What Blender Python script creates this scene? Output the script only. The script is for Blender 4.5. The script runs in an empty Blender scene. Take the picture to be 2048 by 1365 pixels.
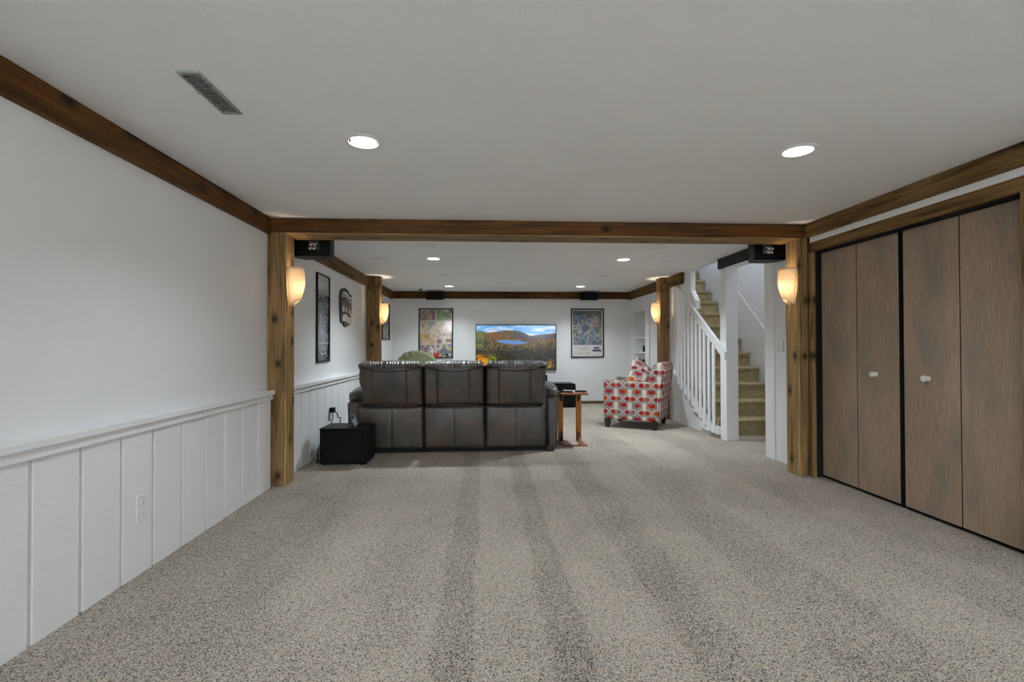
import bpy, bmesh, math, random
import numpy as np
from mathutils import Vector, Matrix
PI = math.pi
C = bpy.context.scene.collection
random.seed(7)

# ------------------------------------------------------------------ camera
YAW, PITCH, ROLL, FPX = 0.0573, 0.0107, -0.0025, 969.67
fw = Vector((math.sin(YAW)*math.cos(PITCH), math.cos(YAW)*math.cos(PITCH), math.sin(PITCH)))
ri = Vector((math.cos(YAW), -math.sin(YAW), 0)); up = ri.cross(fw)
r2 = ri*math.cos(ROLL) + up*math.sin(ROLL); u2 = up*math.cos(ROLL) - ri*math.sin(ROLL)
cam_data = bpy.data.cameras.new('camera'); cam = bpy.data.objects.new('camera', cam_data); C.objects.link(cam)
cam_data.sensor_width = 36; cam_data.lens = FPX/2048*36; cam_data.clip_start = 0.05
cam.matrix_world = Matrix(((r2.x, u2.x, -fw.x, 0), (r2.y, u2.y, -fw.y, 0), (r2.z, u2.z, -fw.z, 1.18), (0, 0, 0, 1)))
S = bpy.context.scene; S.camera = cam
# ------------------------------------------------------------------ exposure, world and light levels
S.view_settings.view_transform = 'Standard'; S.view_settings.look = 'None'
S.view_settings.gamma = 1.0; S.view_settings.use_curve_mapping = False
S.view_settings.exposure = 0.60
S.cycles.denoising_prefilter = 'NONE'; S.cycles.max_bounces = 14; S.cycles.diffuse_bounces = 10; S.cycles.sample_clamp_indirect = 6
NEAR_CAN_W, FAR_CAN_W, SCONCE_W, STAIR_FILL_W, FILL_UPLIGHT_W = 14.5, 39.0, 4.0, 20.0, 142.0
LAMP_COL = (.835, .935, 1.0)
W = bpy.data.worlds.new('world'); S.world = W; W.use_nodes = True
W.node_tree.nodes['Background'].inputs[0].default_value = (0.6, 0.75, 1.0, 1); W.node_tree.nodes['Background'].inputs[1].default_value = 0.4

# ------------------------------------------------------------------ node helpers
class N:
    def __init__(s, name):
        s.m = bpy.data.materials.new(name); s.m.use_nodes = True; s.t = s.m.node_tree
        s.b = s.t.nodes['Principled BSDF']; s.out = s.t.nodes['Material Output']
    def new(s, typ, **k):
        n = s.t.nodes.new(typ)
        for a, v in k.items(): setattr(n, a, v)
        return n
    def put(s, sock, v):
        if hasattr(v, 'is_linked'): s.t.links.new(v, sock)
        elif v is not None: sock.default_value = v
    def math(s, op, a, b=None, c=None):
        n = s.new('ShaderNodeMath', operation=op); s.put(n.inputs[0], a); s.put(n.inputs[1], b); s.put(n.inputs[2], c); return n.outputs[0]
    def coords(s, scale=(1, 1, 1), out='Object', loc=(0, 0, 0)):
        tc = s.new('ShaderNodeTexCoord'); mp = s.new('ShaderNodeMapping')
        mp.inputs['Scale'].default_value = scale; mp.inputs['Location'].default_value = loc
        s.t.links.new(tc.outputs[out], mp.inputs[0]); return mp.outputs[0]
    def noise(s, vec, scale, detail=3, rough=.5, dist=0):
        n = s.new('ShaderNodeTexNoise'); s.put(n.inputs['Vector'], vec); n.inputs['Scale'].default_value = scale
        n.inputs['Detail'].default_value = detail; n.inputs['Roughness'].default_value = rough; n.inputs['Distortion'].default_value = dist
        return n.outputs[0]
    def ramp(s, fac, stops, interp='LINEAR'):
        n = s.new('ShaderNodeValToRGB'); s.put(n.inputs[0], fac); cr = n.color_ramp; cr.interpolation = interp
        while len(cr.elements) < len(stops): cr.elements.new(0.5)
        for e, (p, c) in zip(cr.elements, stops):
            e.position = p; e.color = (c, c, c, 1) if isinstance(c, (int, float)) else (*c, 1)
        return n.outputs[0]
    def mix(s, fac, a, b, blend='MIX'):
        n = s.new('ShaderNodeMix', data_type='RGBA', blend_type=blend)
        s.put(n.inputs[0], fac)
        for i, v in ((6, a), (7, b)):
            s.put(n.inputs[i], (*v, 1) if isinstance(v, tuple) and len(v) == 3 else v)
        return n.outputs[2]
    def bump(s, h, strength=.3, dist=.01):
        n = s.new('ShaderNodeBump'); n.inputs['Strength'].default_value = strength; n.inputs['Distance'].default_value = dist
        s.put(n.inputs['Height'], h); s.t.links.new(n.outputs[0], s.b.inputs['Normal'])
    def fin(s, col, rough=.6, spec=.5, metal=0):
        s.put(s.b.inputs['Base Color'], (*col, 1) if isinstance(col, tuple) and len(col) == 3 else col)
        s.put(s.b.inputs['Roughness'], rough); s.b.inputs['Specular IOR Level'].default_value = spec; s.b.inputs['Metallic'].default_value = metal
        return s.m

def plain(name, col, rough=.5, spec=.5, metal=0, var=.06, vs=12):
    n = N(name); f = n.noise(n.coords(), vs, 3)
    d = tuple(c*(1-var) for c in col); l = tuple(min(1, c*(1+var)) for c in col)
    return n.fin(n.ramp(f, [(.3, d), (.7, l)]), rough, spec, metal)

def emitter(name, col, strength):
    n = N(name); n.fin((.8, .8, .8), .4)
    n.b.inputs['Emission Color'].default_value = (*col, 1); n.b.inputs['Emission Strength'].default_value = strength
    return n.m

def paint(name, col, bs=160, bstr=.15, rough=.55, spec=.3):
    n = N(name); v = n.coords()
    f = n.noise(v, 1.3, 3); n.bump(n.noise(v, bs, 3, .6), bstr, .004)
    return n.fin(n.ramp(f, [(.3, tuple(c*.97 for c in col)), (.7, col)]), rough, spec)

def wood(name, axis, dark, light, knots=True, rough=.55, gs=1.0):
    n = N(name); sc = [11*gs]*3; sc[axis] = .7*gs
    wob = n.noise(n.coords(), 1.6, 2)
    v = n.coords(tuple(sc)); g = n.noise(v, 1.5, 6, .62, 1.4)
    sc2 = [110*gs]*3; sc2[axis] = 2.6*gs
    fine = n.noise(n.coords(tuple(sc2)), 1, 4, .65)
    f = n.math('ADD', n.math('MULTIPLY', g, .62), n.math('ADD', n.math('MULTIPLY', fine, .30), n.math('MULTIPLY', wob, .14)))
    mid = tuple(a*.45+b*.55 for a, b in zip(dark, light))
    col = n.ramp(f, [(.44, dark), (.53, mid), (.62, light)])
    if knots:
        tc = n.new('ShaderNodeTexCoord'); sp = n.new('ShaderNodeSeparateXYZ'); n.t.links.new(tc.outputs['Object'], sp.inputs[0])
        o1, o2 = [k for k in range(3) if k != axis]
        cb = n.new('ShaderNodeCombineXYZ'); n.put(cb.inputs[0], n.math('MULTIPLY', sp.outputs[axis], 2.9)); n.put(cb.inputs[1], n.math('MULTIPLY', n.math('ADD', sp.outputs[o1], n.math('ADD', sp.outputs[o2], 3.37)), 4.6))
        vo = n.new('ShaderNodeTexVoronoi', voronoi_dimensions='2D'); n.put(vo.inputs['Vector'], cb.outputs[0]); vo.inputs['Scale'].default_value = 1
        sc = n.new('ShaderNodeSeparateColor'); n.t.links.new(vo.outputs['Color'], sc.inputs[0])
        dd = n.math('ADD', vo.outputs['Distance'], n.math('MULTIPLY', n.math('SUBTRACT', n.noise(n.coords(), 30), .5), .12))
        dd = n.math('ADD', dd, n.math('MULTIPLY', n.math('GREATER_THAN', sc.outputs[0], .6), 1.0))
        kf = n.ramp(dd, [(.05, .95), (.09, .6), (.15, .25), (.24, 0)])
        col = n.mix(kf, col, tuple(c*.14 for c in dark))
    n.bump(fine, .3, .003)
    return n.fin(col, rough, .16)

M = {}
M['wall'] = paint('wall_paint', (.82, .82, .825), 120, .22, .38, .4)
M['ceil'] = paint('ceiling_paint', (.86, .86, .865), 110, .35, .8, .2)
M['white'] = paint('white_trim_paint', (.83, .83, .835), 60, .08, .4, .4)
def plank_paint():
    n = N('sawn_plank_paint'); v = n.coords((30, 14, 180))
    n.bump(n.noise(v, 1.2, 3, .6), .4, .004)
    return n.fin(n.ramp(n.noise(n.coords(), 2), [(.3, (.80, .80, .805)), (.7, (.83, .83, .835))]), .45, .35)
M['plank'] = plank_paint()
BD, BL = (.028, .010, .0015), (.115, .044, .0075)
RD, RL = (.055, .027, .008), (.185, .105, .036)
PD, PL = (.080, .042, .013), (.245, .145, .060)
for i, a in enumerate('xyz'):
    M['beam_'+a] = wood('stained_beam_'+a, i, BD, BL)
    M['rail_'+a] = wood('brown_beam_'+a, i, RD, RL)
    M['post_'+a] = wood('fir_post_'+a, i, PD, PL)
M['black_beam'] = wood('black_stained_board', 1, (.012, .012, .012), (.05, .05, .05))
M['oak_z'] = wood('golden_oak_z', 2, (.17, .055, .012), (.40, .16, .04), False, .4, 1.6)
M['oak_x'] = wood('red_oak_x', 0, (.12, .035, .015), (.30, .11, .05), False, .35, 1.6)
M['bracket'] = wood('walnut_bracket', 2, (.02, .007, .005), (.06, .02, .013), False, .4, 2)
def door_wood():
    n = N('door_plywood'); f = n.noise(n.coords((120, 120, 7)), 1, 4, .7)
    big = n.noise(n.coords((3, 3, .8)), 1.2, 3); blot = n.noise(n.coords((4, 4, 1.6), loc=(3, 1, 2)), 1, 2)
    c = n.ramp(n.math('ADD', n.math('MULTIPLY', f, .75), n.math('MULTIPLY', big, .25)), [(.32, (.165, .112, .074)), (.5, (.275, .195, .135)), (.68, (.375, .272, .192))])
    c = n.mix(n.ramp(blot, [(.48, 0), (.66, .7)]), c, (.165, .145, .118)); n.bump(f, .12, .002)
    return n.fin(c, .42, .4)
M['door'] = door_wood()
def leather():
    n = N('charcoal_leather'); v = n.coords()
    f = n.noise(v, 5, 4, .6); r = n.noise(n.coords(loc=(4, 2, 7)), 3.2, 4, .6)
    c = n.ramp(f, [(.3, (.018, .015, .012)), (.5, (.042, .036, .030)), (.72, (.078, .068, .057))])
    c = n.mix(n.ramp(r, [(.46, 0), (.68, .8)]), c, (.075, .042, .027))
    n.bump(n.noise(n.coords((1, 1, .6)), 28, 4, .6), .25, .006)
    return n.fin(c, .36, .5)
M['leather'] = leather()
def roll_leather():
    n = N('gathered_leather'); f = n.noise(n.coords((38, 8, 10)), 1, 3, .6, .6)
    n.bump(f, .4, .006)
    return n.fin(n.ramp(n.noise(n.coords(), 6, 4), [(.3, (.05, .047, .043)), (.7, (.12, .113, .104))]), .38, .5)
M['roll'] = roll_leather()
M['thread'] = plain('dark_seam', (.008, .008, .008), .8)
M['black'] = plain('black_cabinet_vinyl', (.0022, .0025, .003), .4, .14)
M['blackmat'] = plain('black_plastic', (.003, .003, .0034), .5, .14)
M['cloth_black'] = plain('black_grille_cloth', (.010, .010, .011), .95, .1)
M['greyplastic'] = plain('grey_plastic', (.26, .28, .30), .4)
M['silver'] = plain('silver_plastic', (.45, .46, .48), .35)
M['chrome'] = plain('polished_nickel', (.86, .85, .83), .3, .5, .55)
M['brass'] = plain('brass_terminal', (.85, .66, .54), .35, .5, .5)
M['plate'] = plain('white_plate', (.78, .78, .78), .35)
M['slot'] = plain('dark_slot', (.05, .05, .05), .6)
M['dirty'] = plain('soiled_vent_metal', (.30, .31, .30), .6, .4, 0, .5, 60)
M['ventdark'] = plain('vent_dark', (.20, .205, .20), .8, .2, 0, .8, 90)
M['baffle'] = plain('can_baffle', (.5, .49, .46), .4)
M['grille'] = plain('ceiling_grille_white', (.78, .78, .785), .7)
M['frame'] = plain('black_frame', (.004, .004, .004), .4, .25)
M['lens'] = emitter('lamp_lens', (1.0, .93, .90), 6)
M['green'] = plain('sage_green_cotton', (.30, .325, .19), .9, .2, 0, .15, 9)
M['legwood'] = plain('espresso_leg', (.012, .009, .008), .35)
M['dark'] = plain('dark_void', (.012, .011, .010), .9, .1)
def carpet(name, spec, mid, light, stripes):
    n = N(name); v = n.coords((1, 1.25, 1))
    f = n.noise(v, 140, 3, .7, .6); g = n.noise(v, 45, 2, .5)
    s = n.math('ADD', n.math('MULTIPLY', f, .85), n.math('MULTIPLY', g, .15))
    if stripes:
        tc = n.new('ShaderNodeTexCoord'); sp = n.new('ShaderNodeSeparateXYZ'); n.t.links.new(tc.outputs['Object'], sp.inputs[0])
        wob = n.math('MULTIPLY', n.math('SUBTRACT', n.noise(n.coords((1.2, .5, 1)), 1.4, 3), .5), .16)
        x = n.math('DIVIDE', n.math('ADD', n.math('ADD', sp.outputs[0], wob), 1.9), 5.2)
        Ebands = [(-1.9, .3), (-1.35, .75), (-1.05, .35), (-.78, .9), (-.22, .9), (-.20, .34), (-.05, .34), (-.03, 1), (.24, 1), (.26, .36), (.40, .36), (.42, 1), (.74, .9), (.78, .35), (1.0, .4), (1.06, .8), (1.32, .8), (1.36, .4), (1.7, .5), (1.75, .9), (2.2, .9), (2.3, .5), (2.6, .9), (3.0, .8)]
        b = n.ramp(x, [((e+1.9)/5.2, k) for e, k in Ebands])
        s = n.math('ADD', s, n.math('MULTIPLY', n.math('SUBTRACT', b, .5), .045))
    big = n.noise(n.coords((1, .6, 1), loc=(2, 5, 0)), 2.2, 4, .6); s = n.math('ADD', s, n.math('MULTIPLY', n.math('SUBTRACT', big, .5), .10))
    c = n.ramp(s, [(.40, spec), (.465, mid), (.565, light)])
    c = n.mix(n.ramp(n.noise(n.coords(), 30, 2), [(.5, 0), (.75, .35)]), c, tuple(k*q for k, q in zip(light, (1.05, .92, .82))), 'MIX')
    n.bump(f, .9, .012)
    return n.fin(c, .95, .1)
M['carpet'] = carpet('speckled_carpet', (.012, .011, .010), (.255, .225, .195), (.64, .565, .475), True)
M['stair_carpet'] = carpet('stair_carpet', (.05, .038, .016), (.32, .262, .13), (.66, .56, .34), False)
def vcol(name, rough=.12, spec=.5, emit=0):
    n = N(name); a = n.new('ShaderNodeVertexColor', layer_name='Col')
    if emit:
        n.fin((.01, .01, .01), .12, .3); n.t.links.new(a.outputs[0], n.b.inputs['Emission Color']); n.b.inputs['Emission Strength'].default_value = emit
        return n.m
    return n.fin(a.outputs[0], rough, spec)
M['print'] = vcol('glazed_print', .06, .5)
M['screen'] = vcol('television_screen', emit=.64)
def glass_shade():
    n = N('frosted_amber_glass'); tr = n.new('ShaderNodeBsdfTranslucent'); tr.inputs[0].default_value = (.92, .80, .62, 1)
    df = n.new('ShaderNodeBsdfPrincipled'); df.inputs['Base Color'].default_value = (.88, .80, .68, 1); df.inputs['Roughness'].default_value = .25
    mx = n.new('ShaderNodeMixShader'); mx.inputs[0].default_value = .45
    n.t.links.new(tr.outputs[0], mx.inputs[1]); n.t.links.new(df.outputs[0], mx.inputs[2]); n.t.links.new(mx.outputs[0], n.out.inputs[0])
    return n.m
M['shade'] = glass_shade()
M['bulb'] = emitter('warm_bulb', (1, .80, .55), 5)
def dots():
    n = N('circle_print_upholstery'); tc = n.new('ShaderNodeTexCoord'); sp = n.new('ShaderNodeSeparateXYZ'); n.t.links.new(tc.outputs['UV'], sp.inputs[0])
    PU, PV = .20, .19
    base = n.ramp(n.noise(n.coords(), 300, 1), [(.4, (.20, .19, .187)), (.6, (.27, .258, .25))]); col = base
    pal = [(0, (.24, .010, .012)), (.17, (.34, .060, .010)), (.33, (.14, .022, .02)), (.47, (.25, .03, .05)), (.58, (.25, .03, .016)), (.74, (.24, .07, .045)), (.88, (.19, .11, .11))]
    def circ(col, cu, cv, ru, rv, paint, seed=None):
        a = n.math('SUBTRACT', n.math('DIVIDE', sp.outputs[0], PU), cu-.5); b = n.math('SUBTRACT', n.math('DIVIDE', sp.outputs[1], PV), cv-.5)
        du = n.math('MULTIPLY', n.math('SUBTRACT', n.math('FRACT', a), .5), PU/ru); dv = n.math('MULTIPLY', n.math('SUBTRACT', n.math('FRACT', b), .5), PV/rv)
        d = n.math('ADD', n.math('MULTIPLY', du, du), n.math('MULTIPLY', dv, dv)); mask = n.math('LESS_THAN', d, 1.0)
        if seed is not None:
            cb = n.new('ShaderNodeCombineXYZ'); n.put(cb.inputs[0], n.math('FLOOR', a)); n.put(cb.inputs[1], n.math('FLOOR', b)); cb.inputs[2].default_value = seed
            wn = n.new('ShaderNodeTexWhiteNoise', noise_dimensions='3D'); n.t.links.new(cb.outputs[0], wn.inputs[0])
            paint = n.ramp(wn.outputs[0], pal, 'CONSTANT')
        return n.mix(mask, col, paint)
    cream = (.52, .46, .38)
    col = circ(col, 0, .78, .034, .040, cream); col = circ(col, 0, .60, .027, .045, cream); col = circ(col, 0, .86, .030, .022, cream)
    col = circ(col, .60, .53, .024, .014, (.10, .02, .025))
    col = circ(col, .5, .74, .073, .050, (.10, .092, .09)); col = circ(col, .5, .75, .068, .045, (.27, .205, .195))
    col = circ(col, .39, .79, .031, .030, None, 1); col = circ(col, .61, .79, .031, .030, None, 2); col = circ(col, .5, .73, .017, .026, (.20, .012, .016))
    for k, cu in enumerate((.22, .76)):
        col = circ(col, cu, .25, .052, .050, (.17, .155, .15)); col = circ(col, cu, .27, .046, .044, cream); col = circ(col, cu+(.02 if k else -.02), .25, .038, .034, None, 5+k)
    n.bump(n.noise(n.coords(), 400, 2), .1, .002)
    return n.fin(col, .85, .2)
M['dots'] = dots()

# ------------------------------------------------------------------ mesh helpers
def bm_new(): return bmesh.new()
def add_box(bm, x0, x1, y0, y1, z0, z1, bevel=0, seg=2, mat=None):
    vs = [bm.verts.new((x, y, z)) for z in (z0, z1) for y in (y0, y1) for x in (x0, x1)]
    fs = [bm.faces.new([vs[i] for i in q]) for q in ((0, 2, 3, 1), (4, 5, 7, 6), (0, 1, 5, 4), (2, 6, 7, 3), (0, 4, 6, 2), (1, 3, 7, 5))]
    if mat is not None:
        for v in vs: v.co = mat @ v.co
    if bevel:
        es = list({e for f in fs for e in f.edges}); bmesh.ops.bevel(bm, geom=es, offset=bevel, segments=seg, affect='EDGES', profile=.5)
    return bm
def box(*a, **k): return add_box(bm_new(), *a, **k)
def add_prism(bm, pts, axis, a0, a1):
    """polygon pts in the two other axes (in xyz order), extruded along axis a0..a1"""
    def P(p, a):
        q = list(p); q.insert(axis, a); return q
    A = [bm.verts.new(P(p, a0)) for p in pts]; B = [bm.verts.new(P(p, a1)) for p in pts]; n = len(pts)
    bm.faces.new(A); bm.faces.new(B[::-1])
    for i in range(n): bm.faces.new((A[i], B[i], B[(i+1) % n], A[(i+1) % n]))
    bmesh.ops.recalc_face_normals(bm, faces=bm.faces); return bm
def prism(pts, axis, a0, a1): return add_prism(bm_new(), pts, axis, a0, a1)
def add_lathe(bm, prof, seg=24, mat=None, close=False):
    rings = []
    for r, z in prof:
        ring = []
        for i in range(seg):
            a = 2*PI*i/seg; p = Vector((r*math.cos(a), r*math.sin(a), z)); ring.append(bm.verts.new(mat @ p if mat else p))
        rings.append(ring)
    idx = list(range(len(rings)-1)) + ([-1] if close else [])
    for k in idx:
        a, b = rings[k], rings[(k+1)]
        for i in range(seg): bm.faces.new((a[i], a[(i+1) % seg], b[(i+1) % seg], b[i]))
    if not close:
        if prof[0][0] > 1e-6: bm.faces.new(rings[0][::-1])
        if prof[-1][0] > 1e-6: bm.faces.new(rings[-1])
    bmesh.ops.recalc_face_normals(bm, faces=bm.faces); return bm
def lathe(prof, seg=24, mat=None, close=False): return add_lathe(bm_new(), prof, seg, mat, close)
def add_tube(bm, pts, r, seg=8):
    pts = [Vector(p) for p in pts]; rings = []
    for i, p in enumerate(pts):
        d = (pts[min(i+1, len(pts)-1)]-pts[max(i-1, 0)]).normalized()
        a = d.orthogonal().normalized() if i == 0 else (a - d*a.dot(d)).normalized()
        b = d.cross(a)
        rings.append([bm.verts.new(p + r*(math.cos(t)*a + math.sin(t)*b)) for t in [2*PI*k/seg for k in range(seg)]])
    for q, w in zip(rings, rings[1:]):
        for i in range(seg): bm.faces.new((q[i], q[(i+1) % seg], w[(i+1) % seg], w[i]))
    bm.faces.new(rings[0][::-1]); bm.faces.new(rings[-1])
    bmesh.ops.recalc_face_normals(bm, faces=bm.faces); return bm
def tube(pts, r, seg=8): return add_tube(bm_new(), pts, r, seg)
def obj(name, bm, mat, parent=None, smooth=None, label=None, uv=False):
    me = bpy.data.meshes.new(name)
    if uv:
        bm.normal_update(); L = bm.loops.layers.uv.new('UVMap')
        for f in bm.faces:
            n = f.normal; ax = max(range(3), key=lambda i: abs(n[i])+(.15 if i != 2 else 0))
            for l in f.loops:
                c = l.vert.co
                l[L].uv = (c.y, c.z) if ax == 0 else (c.x, c.z) if ax == 1 else (c.x, c.y)
    bm.to_mesh(me); bm.free(); me.materials.append(mat)
    if smooth:
        me.shade_smooth(); me.set_sharp_from_angle(angle=math.radians(smooth))
    o = bpy.data.objects.new(name, me); C.objects.link(o)
    if parent: o.parent = parent
    if label: o['label'] = label
    return o
def struct(name, bm, mat, label=None, parent=None, smooth=None):
    o = obj(name, bm, mat, parent, smooth, label)
    if parent is None: o['kind'] = 'structure'
    return o
def tag(o, label, cat, group=None):
    o['label'] = label; o['category'] = cat
    if group: o['group'] = group
    return o
def thing(name, label, cat, loc=(0, 0, 0), rotz=0, group=None):
    o = bpy.data.objects.new(name, None); C.objects.link(o); o.empty_display_size = .05
    o.location = loc; o.rotation_euler = (0, 0, rotz); return tag(o, label, cat, group)
def shift(bm, x, y, z):
    bmesh.ops.translate(bm, verts=bm.verts, vec=(x, y, z)); return bm
def slab_field(x0, x1, z0, z1, nx, nz, yf, yb):
    """closed slab: camera-side surface y = yf(u, v), far side y = yb(u, v); u, v in 0..1"""
    bm = bm_new(); F = []; B = []
    for j in range(nz+1):
        for i in range(nx+1):
            u, v = i/nx, j/nz; x, z = x0+(x1-x0)*u, z0+(z1-z0)*v
            dx, dz, y = yf(u, v); F.append(bm.verts.new((x+dx, y, z+dz))); B.append(bm.verts.new((x+dx, yb(u, v), z+dz)))
    w = nx+1
    for j in range(nz):
        for i in range(nx):
            a = j*w+i; bm.faces.new((F[a], F[a+1], F[a+w+1], F[a+w])); bm.faces.new((B[a], B[a+w], B[a+w+1], B[a+1]))
    for i in range(nx):
        for a in (i, nz*w+i): bm.faces.new((F[a], F[a+1], B[a+1], B[a]))
    for j in range(nz):
        for a in (j*w, j*w+nx): bm.faces.new((F[a], F[a+w], B[a+w], B[a]))
    bmesh.ops.recalc_face_normals(bm, faces=bm.faces); return bm
def puff(w, d, h, n=2.6, nu=28, nv=16, fn=None):
    """soft cushion: super-ellipsoid, optional fn(p) edits each point"""
    bm = bm_new(); rows = []
    sg = lambda c, e: math.copysign(abs(c)**e, c)
    for j in range(nv+1):
        ph = -PI/2+PI*j/nv; row = []
        for i in range(nu):
            th = 2*PI*i/nu; e = 2/n
            p = Vector((w/2*sg(math.cos(ph), e)*sg(math.cos(th), e), d/2*sg(math.cos(ph), e)*sg(math.sin(th), e), h/2*sg(math.sin(ph), e)))
            row.append(bm.verts.new(fn(p) if fn else p))
        rows.append(row)
    for a, b in zip(rows, rows[1:]):
        for i in range(nu): bm.faces.new((a[i], a[(i+1) % nu], b[(i+1) % nu], b[i]))
    bmesh.ops.remove_doubles(bm, verts=bm.verts, dist=1e-5); bmesh.ops.recalc_face_normals(bm, faces=bm.faces); return bm
def paint_grid(name, w, h, img, mat, parent, axis='y', label=None):
    """flat printed sheet in local XZ (axis y) facing -Y, or local YZ facing +X; img rows bottom to top, linear rgb"""
    ny, nx, _ = img.shape
    xs = np.linspace(0, w, nx); zs = np.linspace(0, h, ny); X, Z = np.meshgrid(xs, zs)
    co = np.zeros((ny*nx, 3)); co[:, 2] = Z.ravel()
    co[:, 0 if axis == 'y' else 1] = X.ravel()
    k = np.arange(ny*nx).reshape(ny, nx); f = np.stack([k[:-1, :-1], k[:-1, 1:], k[1:, 1:], k[1:, :-1]], -1).reshape(-1, 4)
    me = bpy.data.meshes.new(name); me.from_pydata(co.tolist(), [], f.tolist())
    at = me.color_attributes.new('Col', 'FLOAT_COLOR', 'POINT'); c = np.ones((ny*nx, 4), np.float32); c[:, :3] = np.clip(img.reshape(-1, 3), 0, 1)
    at.data.foreach_set('color', c.ravel()); me.materials.append(mat)
    o = bpy.data.objects.new(name, me); C.objects.link(o); o.parent = parent
    if label: o['label'] = label
    return o

# ------------------------------------------------------------------ the room shell
H = 2.28
Y0R, Y1R = -3.2, 9.84
struct('floor', box(-1.95, 4.2, Y0R-.1, 9.95, -.12, 0), M['carpet'], 'speckled grey beige carpet with vacuum stripes')
CANS = [(-.635, -1.0), (1.77, -1.0), (-.644, 2.627), (1.767, 2.623), (-.627, 6.086), (1.771, 6.052), (-.634, 8.878), (1.772, 8.826)]
RH = .078
def ceiling_mesh():
    bm = bm_new(); hs = .1
    X = sorted({-1.95, 3.06} | {c+s for c in (-.636, 1.77) for s in (-hs, hs)})
    Ys = sorted({Y0R-.1, 9.95} | {c+s for c in (-1.0, 2.625, 6.07, 8.852) for s in (-hs-.04, hs+.04)})
    for x0, x1 in zip(X, X[1:]):
        for y0, y1 in zip(Ys, Ys[1:]):
            c = [p for p in CANS if x0 < p[0] < x1 and y0 < p[1] < y1]
            q = [bm.verts.new(p) for p in ((x0, y0, H), (x1, y0, H), (x1, y1, H), (x0, y1, H))]
            if not c: bm.faces.new(q); continue
            cx, cy = c[0]; n = 32
            ring = [bm.verts.new((cx+RH*math.cos(2*PI*i/n), cy+RH*math.sin(2*PI*i/n), H)) for i in range(n)]
            corner = {n*5//8: 0, n*7//8: 1, n//8: 2, n*3//8: 3}
            start = n*5//8; cur = 0
            for s in range(n):
                i = (start+s) % n; j = (i+1) % n
                if j in corner and s < n-1 and corner[j] != cur:
                    bm.faces.new((ring[i], ring[j], q[cur])); bm.faces.new((ring[j], q[corner[j]], q[cur])); cur = corner[j]
                elif s == n-1:
                    bm.faces.new((ring[i], ring[j], q[cur])); bm.faces.new((ring[j], q[0], q[cur]))
                else: bm.faces.new((ring[i], ring[j], q[cur]))
    bmesh.ops.remove_doubles(bm, verts=bm.verts, dist=1e-4)
    add_box(bm, -1.95, 3.06, Y0R-.1, 9.95, H+.13, H+.2)
    add_box(bm, -1.95, -1.93, Y0R-.1, 9.95, H, H+.13); add_box(bm, 3.045, 3.06, 4.45, 9.95, H, H+.2)
    return bm
struct('ceiling', ceiling_mesh(), M['ceil'], 'flat textured white ceiling')
wl = struct('wall_left', box(-1.95, -1.84, Y0R-.1, 9.95, 0, H), M['wall'], 'white left wall with plank wainscot')
def plank_bm(w, z0, z1, d=.05):
    c = .003; g = .0085
    return prism([(0, g), (0, w-g), (d-c, w-g), (d, w-g-c), (d, g+c), (d-c, g)], 2, z0, z1)   # (x, y) outline
gr = [2.026+.2405*k for k in range(-22, 0)] + [2.026, 2.267, 2.507, 2.736, 2.984, 3.232, 3.461, 3.703, 3.95, 4.19]
gr2 = [4.41, 4.61, 4.852, 5.093, 5.333, 5.571, 5.814, 6.068, 6.313, 6.555, 6.804, 7.05, 7.29, 7.53, 7.67]
gr3 = [7.83+.2513*k for k in range(9)]
bm = bm_new()
for y0, y1 in ((Y0R, 4.22), (4.41, 7.67), (7.82, 9.81)): add_box(bm, -1.842, -1.815, y0, y1, 0, .74)
obj('wainscot_backing', bm, M['white'], wl)
for G in (gr, gr2, gr3):
    for a, b in zip(G, G[1:]):
        if a < Y0R: continue
        p = obj('plank', plank_bm(b-a, 0, .74), M['plank'], wl); p.location = (-1.838, a, 0)
def rail(name, y0, y1, lab):
    bm = box(-1.84, -1.772, y0, y1, .738, .781, .002, 1); add_box(bm, -1.84, -1.755, y0, y1, .781, .815, .004, 2)
    struct(name, bm, M['white'], lab)
rail('trim_1', Y0R, 4.19, 'white chair rail on the near left wall')
rail('trim_2', 4.41, 7.67, 'white chair rail between the two left posts')
rail('trim_3', 7.83, 9.81, 'white chair rail beyond the far left post')
struct('wall_front', box(-1.95, 4.2, Y0R-.1, Y0R, 0, H), M['wall'], 'white wall behind the viewer')
wb = struct('wall_back', box(-1.95, 4.2, Y1R, 9.95, 0, H+.2), M['wall'], 'white far wall with television')
# timber frame
struct('trim_4', box(-1.84, -1.698, 4.226, 4.41, 0, 2.158, .004, 1), M['post_z'], 'near left timber post with sconce')
struct('trim_5', box(2.852, 2.929, 4.226, 4.41, 0, 2.158, .004, 1), M['post_z'], 'near right timber post with sconce')
struct('trim_6', box(-1.84, 2.99, 4.226, 4.485, 2.159, 2.279, .004, 1), M['beam_x'], 'dark header beam spanning the opening')
struct('trim_7', box(-1.86, -1.808, Y0R, 4.224, 2.14, 2.279, .004, 1), M['beam_y'], 'dark ceiling beam along near left wall')
struct('trim_8', box(2.90, 3.02, Y0R, 4.224, 2.152, 2.279, .004, 1), M['rail_y'], 'brown ceiling beam above closet doors')
struct('trim_9', box(-1.84, -1.81, 4.487, 9.745, 2.118, 2.279, .003, 1), M['rail_y'], 'brown ceiling beam along far left wall')
bm = box(-1.84, -1.628, 7.67, 7.82, 0, 2.14, .004, 1); add_box(bm, -1.84, -1.615, 7.66, 7.825, 2.14, 2.279, .003, 1)
struct('trim_10', bm, M['post_z'], 'far left timber post with sconce')
struct('trim_11', box(-1.84, 2.98, 9.747, 9.839, 2.143, 2.279, .004, 1), M['beam_x'], 'dark beam along top of far wall')
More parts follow.
